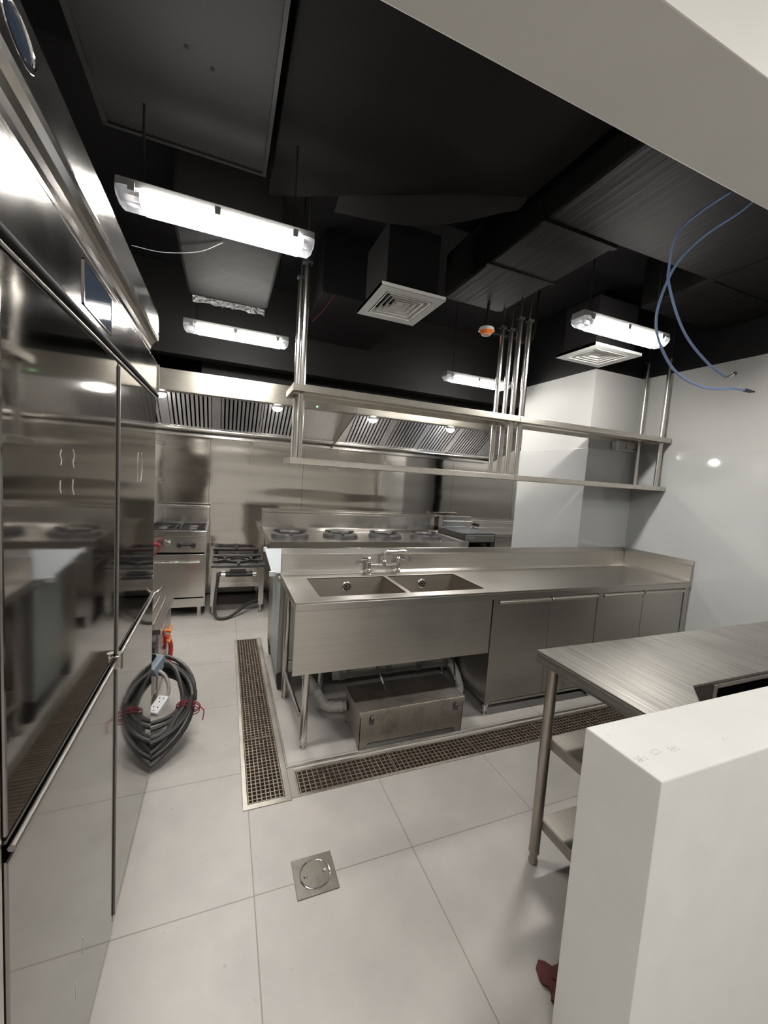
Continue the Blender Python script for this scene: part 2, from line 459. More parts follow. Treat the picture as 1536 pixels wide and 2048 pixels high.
obj('handle', rail(DR, -.668, .03).tube([(FX+.006,.02,.925),(FX+.014,.04,.927),(FX+.03,.055,.94),(FX+.034,.06,.955)], .006), M['fridge_rail'], DR)
obj('center_gap_strip', MB().box(FX-.034, FX-.002, -.69, -.6787, .03, 1.83), M['gap'], fr)
b = MB().box(FX-.02, FX+.006, -.6785, -.6735, .05, 1.815)
obj('center_trim', b, M['fridge_rail'], fr, .001)
obj('hinge', MB().box(FX-.01, FX+.014, -.705, -.665, .905, .945).cyl((FX+.01,-.685,.9),(FX+.01,-.685,.95),.011), M['rail'], fr, .002)
obj('seam_rail', MB().box(FX-.03, FX-.004, -1.42, .02, 1.83, 1.85).cyl((FX+.001,-1.42,1.841),(FX+.001,.01,1.841),.0115), M['gap'], fr)
obj('seam_trim', MB().cyl((FX+.003,-1.42,1.828),(FX+.003,.01,1.828),.0035), M['fridge_rail'], fr)
prof = [(FX-.05,1.852),(FX,1.852),(FX,1.985),(FX-.004,1.992)]
for k in range(1, 9):
    t = k/9; prof.append((FX-.004-.028*math.sin(PI*t), 1.992+.10*t))
prof += [(FX-.002,2.088),(FX+.002,2.098),(FX+.001,2.106),(FX-.004,2.208),(FX-.05,2.212)]
cp = obj('control_panel', MB().prism(prof, 'y', -1.42, .05), M['fridge'], fr, .0015)
obj('display', MB().box(FX-.003, FX+.0015, -.99, -.77, 1.877, 1.967), M['screen'], cp, .001)
obj('display_frame', MB().box(FX-.001, FX+.003, -.995, -.765, 1.967, 1.970).box(FX-.001, FX+.003, -.995, -.765, 1.874, 1.877).box(FX-.001, FX+.003, -.995, -.991, 1.874, 1.97).box(FX-.001, FX+.003, -.769, -.765, 1.874, 1.97), M['chrome'], cp)
bd = MB(); bd.sphere((FX-.004, -1.275, 2.15), .05, (.12, 1.0, .52)); obj('badge', bd, M['screen'], cp)
obj('badge_rim', MB().tube([(FX-.002+.0*i, -1.275+.052*math.cos(2*PI*i/24), 2.15+.0275*math.sin(2*PI*i/24)) for i in range(24)], .003, 8, 1, True), M['chrome'], cp)
obj('end_plate', MB().box(FX-.05, FX+.006, .05, .056, 1.86, 1.985), M['rail'], cp)

# pale tape residue left on the doors
for q, dd in (([(-1.12,1.555),(-1.127,1.545),(-1.12,1.535),(-1.123,1.525)],UL),([(-1.055,1.558),(-1.047,1.545),(-1.056,1.53),(-1.05,1.52)],UL),
              ([(-1.125,1.495),(-1.128,1.48),(-1.122,1.47)],UL),([(-1.055,1.495),(-1.058,1.475),(-1.05,1.462)],UL),
              ([(-.37,1.575),(-.385,1.535),(-.375,1.50),(-.38,1.465)],UR),([(-.31,1.575),(-.295,1.53),(-.305,1.49),(-.32,1.465)],UR),
              ([(-.985,.34),(-.98,.325),(-.985,.305),(-.982,.29)],DL),([(-1.03,.27),(-1.035,.25),(-1.032,.23)],DL)):
    obj('tape_residue', MB().tube([(FX+.0002, y, z) for y, z in q], .0011, 6, 3), M['whiteplastic'], dd)

# ------------------------------------------------------------------ double sink counter
X1 = 3.25
sk = thing('sink_counter', 'long stainless double sink counter with four cabinet doors and backsplash', 'sink counter', (1.6, .32, 0))
xs = [0, .148, .69, .72, 1.265, X1]; ys = [0, .085, .497, .63]
b = MB().plate(xs, ys, {(1,1),(3,1)}, .84, .85)
b.box(0, X1, -.002, .012, .80, .84); b.box(0, .012, .012, .63, .80, .84)
b.box(0, X1, -.004, .004, .846, .854); b.box(-.004, .006, 0, .63, .846, .854)
wt = obj('worktop', b, M['steel'], sk, .0018)
obj('backsplash', MB().prism([(.585,.85),(.598,.868),(.602,.984),(.599,.988),(.622,1.024),(.63,1.026),(.63,.80),(.612,.80),(.612,.85)], 'x', 0, X1), M['steel'], sk, .002)
obj('side_splash', MB().prism([(X1+.022,.80),(X1+.022,1.026),(X1+.012,1.024),(X1-.014,.988),(X1-.011,.984),(X1-.012,.87),(X1-.03,.85),(X1-.005,.85),(X1-.005,.80)], 'y', -.004, .60), M['steel'], sk, .002)
def basin(x0, x1, y0=.085, y1=.497, zb=.55):
    b = MB(); t = .004
    b.box(x0-t, x0, y0-t, y1+t, zb, .846); b.box(x1, x1+t, y0-t, y1+t, zb, .846)
    b.box(x0, x1, y0-t, y0, zb, .846); b.box(x0, x1, y1, y1+t, zb, .846)
    b.box(x0, x1, y0, y1, zb-.004, zb)
    o = obj('basin', b, M['basin'], sk)
    cx = {.148: .429, .72: 1.005}[x0]
    b = MB().lathe([(0,-.004),(.012,-.006),(.03,-.006),(.036,-.002),(.036,.002)], (cx, y1, .782), 'y')
    d = obj('overflow_strainer', b, M['chrome'], o, label='round chrome overflow strainer')
    b = MB()
    for k in range(8):
        a = k*PI/4; b.cyl((cx+.021*math.cos(a), y1-.0075, .782+.021*math.sin(a)), (cx+.021*math.cos(a), y1-.003, .782+.021*math.sin(a)), .005, n=10)
    b.cyl((cx, y1-.0075, .782), (cx, y1-.003, .782), .006, n=10)
    m_ = MB(); m_.lathe([(0,.001),(.028,.001),(.036,-.004)], ((x0+x1)/2, .3, zb+.004)); obj('drain', m_, M['chrome'], o)
    d.data.materials.append(M['gap'])
    # dark holes join the strainer mesh as its second material
    me = d.data; base = origin_of(o)
    vs = [v.co.copy() for v in me.vertices]; n0 = len(vs)
    fs = [list(p.vertices) for p in me.polygons]
    nm = bpy.data.meshes.new('overflow_strainer')
    nm.from_pydata([tuple(v) for v in vs]+[tuple(Vector(v)-base) for v in b.v], [], fs+[[i+n0 for i in f] for f in b.f])
    nm.materials.append(M['chrome']); nm.materials.append(M['gap'])
    nm.polygons.foreach_set('material_index', [0]*len(fs)+[1]*len(b.f)); nm.polygons.foreach_set('use_smooth', [True]*len(fs)+[False]*len(b.f)); nm.update()
    d.data = nm
    return o
basin(.148, .69); basin(.72, 1.265)
obj('apron', MB().box(.0, 1.272, .004, .016, .44, .80), M['steel_front'], sk, .002)
def leg(x, y, z1, z0=0, r=.0195, mat='tube', par=None):
    par = par or sk
    l = obj('leg', MB().cyl((x, y, z0+.055), (x, y, z1), r), M[mat], par)
    obj('foot', MB().lathe([(0,0),(r*.8,0),(r*.95,.012),(r*.75,.02),(r*.75,.045),(r*1.06,.05),(r*1.06,.06),(0,.06)], (x, y, z0)), M[mat], l)
    return l
leg(.082, .028, .80); leg(.05, .565, .80); leg(.30, .575, .80)
obj('side_brace', MB().cyl((.055, .03, .20), (.045, .565, .20), .0125), M['tube'], sk)
obj('rear_brace', MB().cyl((.05, .575, .25), (1.27, .575, .25), .0125), M['tube'], sk)
b = MB().box(1.285, 3.245, .035, .60, .085, .80)
b.box(1.283, 1.322, .004, .05, .075, .80); b.box(2.222, 2.27, .004, .05, .075, .80); b.box(3.20, 3.25, .004, .05, .075, .80)
b.box(1.283, 3.25, .006, .05, .073, .088)
obj('cabinet', b, M['steel_door'], sk, .0015)
for x0, x1 in ((1.324,1.769),(1.773,2.22),(2.273,2.71),(2.714,3.198)):
    d = obj('door', MB().box(x0, x1, .010, .03, .092, .772), M['steel_door'], sk, .002)
    obj('handle', MB().prism([(.0,.764),(.022,.772),(.03,.79),(.03,.796),(.012,.796),(-.006,.78)], 'x', x0+.004, x1-.004), M['shelf'], d, .001)
for x, y in ((1.302,.0),(2.246,.0),(3.225,.0),(1.302,.57),(2.246,.57),(3.225,.57)):
    leg(x, y+.022, .08 if y == 0 else .085, r=.019)
    
# faucet
fa = thing('faucet', 'chrome two-handle bridge faucet with bent spout on the sink rim', 'faucet', (.715, .548, .85))
b = MB()
for x in (.60, .828):
    b.lathe([(0,0),(.026,0),(.026,.005),(.017,.01),(.017,.022),(.020,.026),(.020,.034),(.015,.04),(.015,.085),(.018,.09),(.017,.105),(0,.106)], (x, .548, .85), n=20)
b.cyl((.60,.548,.92), (.828,.548,.92), .0095).cyl((.715,.548,.908),(.715,.548,.955),.014)
b.torus((.715,.548,.945), .013, .005)
obj('body', b, M['chrome'], fa)
obj('spout', MB().tube([(.715,.548,.93),(.714,.548,.975),(.717,.547,1.0),(.738,.545,1.016),(.80,.54,1.019),(.865,.535,1.022),(.895,.53,1.008),(.905,.528,.98),(.91,.527,.945)], .0085, 12), M['chrome'], fa)
obj('handle', MB().sphere((.60,.548,.962),.017,(1,1,.9)).tube([(.60,.546,.966),(.57,.542,.962),(.545,.54,.958),(.54,.54,.945)], .007), M['chrome'], fa)
obj('handle', MB().sphere((.828,.548,.962),.017,(1,1,.9)).tube([(.828,.546,.968),(.85,.54,.964),(.872,.53,.955)], .0085), M['chrome'], fa)

# ------------------------------------------------------------------ grease trap, pipes and hoses under the sink
gt = thing('grease_trap', 'stained stainless grease trap box with two latches under the sink', 'grease trap', (.715, .1, 0))
b = MB().prism([(.375,0),(.41,0),(.432,.038),(.99,.038),(1.01,0),(1.05,0),(1.05,.218),(.375,.218)], 'y', -.085, -.079)
b.prism([(-.085,0),(-.06,0),(-.04,.03),(.16,.03),(.18,0),(.20,0),(.20,.218),(-.085,.218)], 'x', .375, .381)
b.prism([(-.085,0),(-.06,0),(-.04,.03),(.16,.03),(.18,0),(.20,0),(.20,.218),(-.085,.218)], 'x', 1.044, 1.05)
b.box(.381, 1.044, -.079, .20, .03, .215)
obj('body', b, M['steel_dirty'], gt, .001)
obj('lid', MB().box(.370, 1.056, -.090, .206, .218, .228).box(.370, 1.056, -.0905, -.083, .196, .222), M['steel_dirty'], gt, .0015)
for x in (.445, .995):
    l = obj('latch', MB().box(x-.012, x+.012, -.097, -.085, .150, .192).box(x-.009, x+.009, -.101, -.09, .188, .205), M['cast_grey'], gt, .001)
    obj('catch', MB().torus((x, -.100, .196), .008, .0025, 'y', 16, 6), M['chrome'], l)
dp = thing('drain_pipe', 'grey plastic drain pipe elbow entering left side of the grease trap', 'pipe', (.25, .25, .1))
b = MB().tube([(.16,.46,.21),(.20,.38,.17),(.232,.30,.125),(.262,.225,.105),(.31,.185,.115),(.374,.160,.128)], .031, 16)
obj('pipe', b, M['pvc'], dp)
for p, q, r in (((.218,.335,.143),(.205,.365,.163),.036),((.278,.211,.108),(.292,.199,.111),.0355),((.335,.174,.119),(.352,.168,.123),.037)):
    obj('coupling', MB().cyl(p, q, r), M['pvc'], dp)
d2 = thing('drain_pipe', 'long grey plastic drain pipe behind the grease trap running under both basins', 'pipe', (.8, .42, .2))
b = MB().cyl((.34,.40,.205),(1.20,.40,.205),.030,n=16)
b.tube([(1.17,.40,.205),(1.21,.395,.205),(1.245,.37,.19),(1.255,.33,.15),(1.245,.27,.11),(1.21,.20,.095),(1.15,.15,.10),(1.052,.13,.11)], .030, 16)
b.cyl((.42,.40,.205),(.42,.34,.546),.026); b.cyl((.99,.40,.205),(.99,.34,.546),.026)
obj('pipe', b, M['pvc_brightened'], d2)
for x in (.40, .74, .97, 1.19): obj('coupling', MB().cyl((x-.022,.40,.205),(x+.022,.40,.205),.036), M['pvc'], d2)
def hose(label, pts, s):
    t = thing('supply_hose', label, 'hose', pts[-1])
    obj('hose', MB().tube(pts, .006), M['rubber'], t)
    a, c = Vector(pts[-1]), Vector(pts[-2]); d = (c-a).normalized()
    obj('ferrule', MB().cyl(a+d*.05, a+d*.09, .0065), M['chrome'], t)
    return t
hose('thin black hose hanging onto the middle of the grease trap lid', [(.50,.22,.546),(.52,.18,.45),(.56,.12,.33),(.592,.075,.234)], 1)
hose('thin black hose hanging beside the right end of the grease trap', [(1.08,.2,.546),(1.10,.19,.42),(1.13,.17,.30),(1.14,.155,.145)], 1)

# ------------------------------------------------------------------ floor gratings
def grate(name, lx, ly, nx, ny):
    b = MB(); w = .0024
    b.box(-lx/2, lx/2, -ly/2, -ly/2+.005, -.024, 0); b.box(-lx/2, lx/2, ly/2-.005, ly/2, -.024, 0)
    b.box(-lx/2, -lx/2+.005, -ly/2, ly/2, -.024, 0); b.box(lx/2-.005, lx/2, -ly/2, ly/2, -.024, 0)
    for i in range(1, nx):
        x = -lx/2+lx*i/nx; b.box(x-w, x+w, -ly/2, ly/2, -.022, -.001)
    for j in range(1, ny):
        y = -ly/2+ly*j/ny; b.box(-lx/2, lx/2, y-w, y+w, -.020, -.002)
    return b
G1 = 'gratings of the left drain trench'; G2 = 'gratings of the drain trench in front of the sink'
ord_ = ['nearest', 'second nearest', 'third nearest', 'farthest']
seams = [-.292, .178, .632, 1.107, 1.594]
for i in range(4):
    y0, y1 = seams[i]+.002, seams[i+1]-.002
    ly = y1-y0
    o = obj('floor_grate', grate('g', .166, ly, 8, 19), M['grate'], origin=(0, 0, 0))
    o.location = (-.141, (y0+y1)/2, .002)
    tag(o, 'rusty square-mesh floor grate in the left trench, %s of its four' % ord_[i], 'floor grate', G1)
sx = [.015, .525, 1.035, 1.545, 2.055, 2.565, 3.075]
rl = ['beside the trench corner, leftmost of its row', 'before the grease trap, second from left', 'before the sink cabinet foot, third from left',
      'before the cabinet doors, fourth from left', 'just left of the work table, fifth from left', 'behind the work table, sixth from left']
proto = obj('floor_grate', grate('g', .506, .151, 19, 6), M['grate'], origin=(0, 0, 0))
for i in range(6):
    o = proto if i == 0 else proto.copy()
    if i: COL.objects.link(o)
    o.location = ((sx[i]+sx[i+1])/2, -.223, .002)
    tag(o, 'rusty floor grate in the front trench, ' + rl[i], 'floor grate', G2)

fd = thing('floor_drain', 'square steel floor drain plate with round cover in the tiles', 'floor drain', (0, -.704, 0))
obj('plate', MB().box(-.079, .079, -.782, -.626, -.002, .0035), M['drain_plate'], fd, .001)
cv = obj('cover', MB().lathe([(0,.0055),(.054,.0055),(.056,.004),(.056,.0)], (0,-.704,0)), M['drain_plate'], fd)
obj('rim', MB().torus((0,-.704,.0045), .058, .0022), M['chrome'], fd)
for x in (-.036, .038): obj('bolt', MB().lathe([(0,.009),(.006,.009),(.009,.005)], (x,-.704+x*.05,0), n=14), M['chrome'], cv)

# ------------------------------------------------------------------ cooking line at the back wall
ov = thing('oven_range', 'narrow stainless gas oven range standing at the left of the back wall', 'oven range', (-.795, 2.65, 0))
x0, x1 = -1.07, -.52
obj('body', MB().box(x0, x1, 2.32, 2.98, .095, .84), M['steel_range'], ov, .003)
b = MB().plate([x0, x0+.02, x1-.02, x1],[2.285,2.33,2.86,2.98],{(1,1)},.83,.885); b.box(x0+.02,x1-.02,2.33,2.86,.83,.845)
obj('cooktop', b, M['steel_range'], ov, .003)
obj('backsplash', MB().box(x0, x1, 2.90, 2.985, .885, 1.06).box(x0-.004, x1+.004, 2.86, 2.985, 1.055, 1.085).box(x0, x0+.1, 2.86, 2.9, .885, 1.055), M['steel_range'], ov, .003)
cp = obj('control_panel', MB().box(x0, x1, 2.30, 2.32, .665, .825), M['steel_range'], ov, .002)
for x in (-.875,): 
    obj('knob', MB().lathe([(.032,0),(.032,-.008),(.018,-.01),(.018,-.04),(.014,-.046),(0,-.046)], (x, 2.30, .765), 'y'), M['chrome'], cp)
b = MB()
for x in (-.765, -.645): b.lathe([(.026,0),(.028,-.02),(.022,-.04),(0,-.042)], (x, 2.30, .742), 'y')
b.cyl((-.765,2.272,.748),(-.645,2.272,.748),.014)
obj('knob', b, M['cast'], cp, label='black double burner valve')
dr = obj('oven_door', MB().box(x0+.08, x1-.012, 2.295, 2.32, .205, .645), M['steel_range'], ov, .003)
obj('handle', MB().cyl((-1.0,2.265,.57),(-.58,2.265,.57),.0095).cyl((-.59,2.265,.57),(-.59,2.296,.57),.010).cyl((-.98,2.265,.57),(-.98,2.296,.57),.010), M['rail'], dr)
obj('kick_panel', MB().box(x0+.03, x1-.012, 2.30, 2.32, .10, .19), M['steel_range'], ov, .002)
obj('door_gap', MB().box(x0+.06, x1-.02, 2.312, 2.322, .19, .205).box(x0+.02,x1-.02,2.312,2.322,.646,.664), M['gap'], ov)
for cx in (-.935, -.66):
    b = MB(); w = .122
    b.box(cx-w, cx+w, 2.345, 2.36, .87, .892); b.box(cx-w, cx+w, 2.83, 2.845, .87, .892)
    b.box(cx-w, cx-w+.012, 2.345, 2.845, .87, .892); b.box(cx+w-.012, cx+w, 2.345, 2.845, .87, .892)
    for k in range(5):
        y = 2.40+k*.095
        b.obox((cx-w+.04, y, .884), (.085, .012, .018), (0, 0, (k-2)*-.28)); b.obox((cx+w-.04, y, .884), (.085, .012, .018), (0, 0, (k-2)*.28))
    g = obj('burner_grate', b, M['cast'], ov)
    obj('burner', MB().torus((cx, 2.57, .868), .05, .012).lathe([(0,.875),(.028,.872),(.034,.855)], (cx, 2.57, 0)), M['cast_grey'], g)
for x, y in ((x0+.05,2.36),(x1-.055,2.33),(x0+.05,2.92),(x1-.055,2.92)):
    obj('leg', MB().cyl((x,y,0),(x,y,.1),.022), M['tube'], ov)

gp = thing('gas_pipe', 'red bent gas pipe just left of the oven range front', 'pipe', (-.95, 2.2, .63))
b = MB().tube([(-1.02,2.27,.76),(-.975,2.2,.765),(-.93,2.18,.765),(-.925,2.18,.735),(-.96,2.18,.68),(-1.0,2.2,.63)], .0105)
obj('pipe', b, plain('red_pipe_paint', (.17,.035,.03), .5), gp)
obj('elbow', MB().cyl((-.97,2.195,.765),(-.94,2.182,.765),.021), M['redtie'], gp)

ps = thing('stock_pot_stove', 'low single-burner stock pot stove between oven range and wok range', 'stove', (-.2, 2.6, 0))
b = MB()
xa, xb, ya, yb = -.475, .062, 2.31, 2.90
b.plate([xa, xa+.06, xb-.06, xb],[ya, ya+.06, yb-.06, yb],{(1,1)},.50,.522)
obj('top_frame', b, M['cast_grey'], ps, .002)
b = MB().torus((-.205,2.60,.525), .145, .016).torus((-.205,2.60,.515), .085, .012)
for k in range(6):
    a = k*PI/3+PI/6+.0; c, s = math.cos(a), math.sin(a)
    b.obox((-.205+c*.21, 2.60+s*.21, .525), (.15, .03, .028), (0, 0, a))
obj('pan_support', b, M['cast'], ps)
obj('drip_tray', MB().box(xa+.03, xb-.03, ya+.03, yb-.03, .45, .455), M['cast_grey'], ps)
b = MB().box(-.42, .0, 2.335, 2.345, .29, .49).box(-.43, .01, 2.33, 2.35, .285, .33)
b.box(-.455,-.445,2.36,2.85,.29,.5).box(.03,.04,2.36,2.85,.29,.5)
fp = obj('front_panel', b, M['steel_range'], ps, .002)
for x, y in ((-.445,2.335),(.03,2.335),(-.445,2.87),(.03,2.87)):
    l = obj('leg', MB().box(x-.027, x+.027, y-.02, y+.027, .085, .50), M['steel_range'], ps, .003)
    obj('foot', MB().cyl((x,y,.0),(x,y,.012),.022).cyl((x,y,.012),(x,y,.09),.015), M['tube'], l)
b = MB().cyl((-.34,2.30,.425),(-.06,2.30,.425),.022)
b.obox((-.21,2.295,.455),(.16,.03,.025),(0,0,0))
obj('gas_manifold', b, M['cast'], ps)
b = MB().cyl((-.375,2.30,.425),(-.335,2.30,.425),.026).cyl((-.065,2.30,.425),(-.03,2.30,.425),.024)
for x in (-.35, -.30, -.25): b.box(x-.016, x+.016, 2.318, 2.33, .335, .352)
obj('coupling', b, M['chrome'], ps)
b = MB().tube([(-.375,2.30,.425),(-.40,2.29,.42),(-.405,2.28,.36),(-.42,2.25,.22),(-.425,2.2,.10),(-.405,2.16,.03),(-.35,2.14,.016),(-.28,2.17,.02),(-.20,2.24,.05),(-.10,2.34,.09),(.05,2.42,.12)], .015, 10)
obj('gas_hose', b, M['rubber'], ps, label='black rubber gas hose looped to the floor')

wk = thing('wok_range', 'wide stainless wok range with four cast iron ring burners', 'wok range', (1.25, 2.5, 0))
xa, xb = .075, 2.44
obj('body', MB().box(xa+.04, xb-.01, 2.12, 3.0, .12, .75), M['steel_range'], wk, .003)
obj('worktop', MB().box(xa, xb, 2.05, 3.03, .755, .81).box(xa, xb, 2.045, 2.065, .752, .822).box(xa, xa+.015, 2.05, 3.03, .80, .822).box(xb-.015, xb, 2.05, 3.03, .80, .822), M['steel_range'], wk, .003)
obj('backsplash', MB().prism([(2.90,.81),(2.96,.84),(2.965,1.02),(2.93,1.03),(2.93,1.055),(3.04,1.055),(3.04,.81)], 'x', xa, xb+.12), M['steel_range'], wk, .003)
for cx in (.335, .92, 1.49, 2.05):
    b = MB().lathe([(.21,0),(.20,.035),(.175,.05),(.155,.05),(.14,.03),(.14,-.01)], (cx, 2.46, .81), n=40)
    for k in range(3):
        a = .4+k*2*PI/3; b.obox((cx+.165*math.cos(a), 2.46+.165*math.sin(a), .858), (.055, .03, .035), (0, 0, a))
    rg = obj('wok_ring', b, M['cast_grey'], wk)
    obj('burner', MB().lathe([(0,.0),(.05,.0),(.06,-.02),(.13,-.02)], (cx, 2.46, .825)), M['cast'], rg)
for x in (xa+.08, 1.25, xb-.06):
    for y in (2.16, 2.95): obj('leg', MB().cyl((x,y,0),(x,y,.125),.025), M['tube'], wk)

gd = thing('griddle', 'small countertop griddle with polished plate right of the wok range', 'griddle', (2.7, 2.5, 0))
obj('stand', MB().box(2.49,2.53,2.24,2.28,0,.72).box(2.89,2.93,2.24,2.28,0,.72).box(2.49,2.53,2.85,2.89,0,.72).box(2.89,2.93,2.85,2.89,0,.72).box(2.48,2.935,2.22,2.9,.70,.725), M['tube_dull'], gd)
obj('body', MB().box(2.478, 2.93, 2.20, 2.90, .785, .895).box(2.478,2.93,2.45,2.90,.725,.785).box(2.478,2.53,2.2,2.3,.725,.785).box(2.88,2.93,2.2,2.3,.725,.785), M['charcoal'], gd, .003)
obj('front_panel', MB().box(2.485, 2.925, 2.192, 2.2, .80, .885), M['steel_door'], gd, .002)
obj('badge', MB().box(2.53, 2.60, 2.187, 2.192, .838, .858), M['chrome'], gd, .001)
obj('plate', MB().box(2.485, 2.925, 2.205, 2.84, .895, .907), M['bluesteel'], gd, .002)
obj('splash_guard', MB().box(2.49, 2.985, 2.84, 2.86, .89, 1.06).box(2.48,2.50,2.80,2.9,.89,1.065).box(2.50,2.985,2.825,2.84,.985,.992), M['steel_range'], gd, .002)
sr = thing('side_burner_table', 'stainless side range half hidden behind the white column', 'range', (3.4, 2.6, 0))
obj('body', MB().box(3.02, 3.9, 2.3, 2.98, .1, .86), M['steel_door'], sr, .003)
obj('top', MB().box(3.0, 3.92, 2.28, 3.0, .86, .89), M['steel_range'], sr, .003)
obj('backsplash', MB().box(3.0, 3.92, 2.93, 3.0, .89, .97).box(2.97, 3.92, 2.89, 3.0, .97, 1.0), M['steel_range'], sr, .003)
obj('knob', MB().cyl((3.13,2.9,.93),(3.13,2.86,.93),.025), M['cast'], sr)
for x in (3.08, 3.84):
    for y in (2.36, 2.92): obj('leg', MB().cyl((x,y,0),(x,y,.1),.025), M['tube'], sr)

# hooks on the back wall, partly behind the refrigerator
for z, lab in ((1.77, 'small bent wire bracket on the steel back wall, the upper one'), (1.345, 'small bent wire bracket on the steel back wall, the lower one')):
    o = obj('wall_bracket', MB().tube([(-1.09,3.043,z+.02),(-1.09,3.0,z+.02),(-1.02,3.0,z+.005),(-1.02,3.0,z-.02),(-1.09,3.0,z-.012)], .006, 8, 2).box(-1.11,-1.07,3.036,3.044,z-.02,z+.03), M['rail'])
    tag(o, lab, 'bracket', 'brackets on the back wall')

# counter-height cabinet standing back to back with the sink
cb = thing('work_cabinet', 'cabinet with pale blue-grey side panel directly behind the sink counter', 'cabinet', (.9, .98, 0))
obj('body', MB().box(.008, 1.8, .66, 1.32, .13, .79), M['steel_door'], cb, .003)
obj('side_panel', MB().box(.0, .008, .645, 1.02, .13, .79), M['greypanel'], cb, .002)
obj('top', MB().box(-.004, 1.81, .645, 1.33, .79, .81), M['steel'], cb, .002)
b = MB().lathe([(0,0),(.026,0),(.028,.01),(.04,.12),(.04,.135)], (.045, .69, 0))
obj('leg', b, M['rubber'], cb)
for x, y in ((1.75,.69),(1.75,1.27),(.045,1.27)):
    obj('leg', MB().lathe([(0,0),(.026,0),(.028,.01),(.04,.12),(.04,.135)], (x, y, 0)), M['rubber'], cb)
wb = thing('cutting_board', 'white plastic board sticking out left of the backsplash, tilted', 'board', (.3, 1.0, .81))
b = MB().prism([(.735,.815),(.735,.83),(1.30,.895),(1.30,.88)], 'x', -.045, .55)
obj('board', b, plain('pale_plastic_board', (.44,.47,.50), .35), wb, .002)
b = MB().box(-.062,-.02,.725,.75,.806,.84).box(-.055,-.03,1.285,1.31,.868,.906)
obj('end_clip', b, M['whiteplastic'], wb, .003)
obj('support', MB().box(.3,.34,1.24,1.28,.81,.88), M['tube'], wb)

# ------------------------------------------------------------------ exhaust hoods
def hood(label, x0, x1, edges, bulbs):
    h = thing('exhaust_hood', label, 'exhaust hood', ((x0+x1)/2, 2.5, 1.86), 'exhaust hoods over the cooking line')
    b = MB()
    b.prism([(1.95,2.185),(1.95,2.36),(2.55,2.44),(3.04,2.44),(3.04,2.43),(2.55,2.425),(1.962,2.345),(1.962,2.185)], 'x', x0, x1)
    obj('canopy', b, M['steel_hood'], h, .002)
    obj('front_gutter', MB().box(x0, x1, 1.952, 2.06, 2.178, 2.186).box(x0, x1, 2.055, 2.062, 2.178, 2.205), M['steel_hood'], h, .001)
    for x in (x0+.002, x1-.006):
        obj('side_panel', MB().prism([(1.952,2.18),(1.952,2.355),(2.55,2.43),(3.035,2.43),(3.035,1.86),(2.95,1.86)], 'x', x, x+.004), M['steel_hood'], h)
    obj('rear_gutter', MB().prism([(2.83,1.925),(2.83,1.945),(2.85,1.945),(2.85,1.93),(2.97,1.915),(2.97,1.90),(2.84,1.91)], 'x', x0, x1).box(x0, x1, 2.94, 3.04, 1.858, 1.872).box(x0,x1,2.935,2.945,1.858,1.885).box(x0,x1,3.02,3.04,1.86,2.1), M['steel_range'], h, .001)
    # sloping bank: plain sheets between the baffle filters
    A = Vector((0, 2.84, 1.945)); B = Vector((0, 2.26, 2.36)); d = (B-A); ln = d.length; d.normalize(); nrm = Vector((0, -d.z, d.y))*-1
    if nrm.z > 0: nrm = -nrm
    def slab(xa, xb, s0, s1, off0, off1):
        v = []
        for xx in (xa, xb):
            for s, o in ((s0,off0),(s1,off0),(s1,off1),(s0,off1)):
                p = A + d*s + nrm*o; v.append((xx, p.y, p.z))
        return v, [(0,1,2,3),(7,6,5,4),(0,4,5,1),(1,5,6,2),(2,6,7,3),(3,7,4,0)]
    back = MB(); back.add(*slab(x0+.006, x1-.006, 0, ln, -.03, -.022)); obj('filter_backing', back, M['gap'], h)
    for a, c, kind in edges:
        if kind == 'p':
            q = MB(); q.add(*slab(a, c, 0, ln, -.006, .0)); obj('blank_panel', q, M['steel_filter'], h, .001)
        else:
            n = max(3, round((c-a)/.041)); q = MB(); w = (c-a)/n
            for k in range(n):
                q.add(*slab(a+k*w+.008, a+(k+1)*w-.008, .02, ln, -.006, .008))
            q.add(*slab(a, c, 0, .022, -.006, .012)); q.add(*slab(a, c, ln-.02, ln, -.006, .012))
            obj('baffle_filter', q, M['steel_filter'], h, .0008)
    for x in bulbs:
        l = obj('hood_lamp', MB().sphere((x, 2.33, 2.19), .045, (1.1, 1, .75)), M['bulb'], h)
        obj('lamp_holder', MB().lathe([(.05,0),(.055,.02),(.03,.06),(.03,.11)], (x, 2.33, 2.195)), M['rail'], l)
    return h
fe = []
x = -1.44
for k in range(4):
    w = .40 if k < 3 else .395
    fe += [(x, x+.085 if k in (1, 2) else x+.02, 'p')]
    x = fe[-1][1]
    fe += [(x, x+.41, 'f')]; x += .41
fe += [(x, .864, 'p')]
h1 = hood('long stainless exhaust hood with baffle filters, left one, reaching behind the refrigerator', XL+.005, .868, fe, (-.96, .12))
fe = [(.876, 1.02, 'p'), (1.02, 1.49, 'f'), (1.49, 1.55, 'p'), (1.55, 1.98, 'f'), (1.98, 2.02, 'p'), (2.02, 2.45, 'f'), (2.45, 2.5, 'p'), (2.5, 2.98, 'f'), (2.98, 3.3, 'p')]
h2 = hood('stainless exhaust hood with slanted baffle filters, right one, behind the four mid posts', .872, 3.31, fe, (1.19, 2.22))
obj('indicator_lamp', MB().sphere((.462, 1.946, 2.196), .009), M['led'], h1, label='tiny green indicator light')

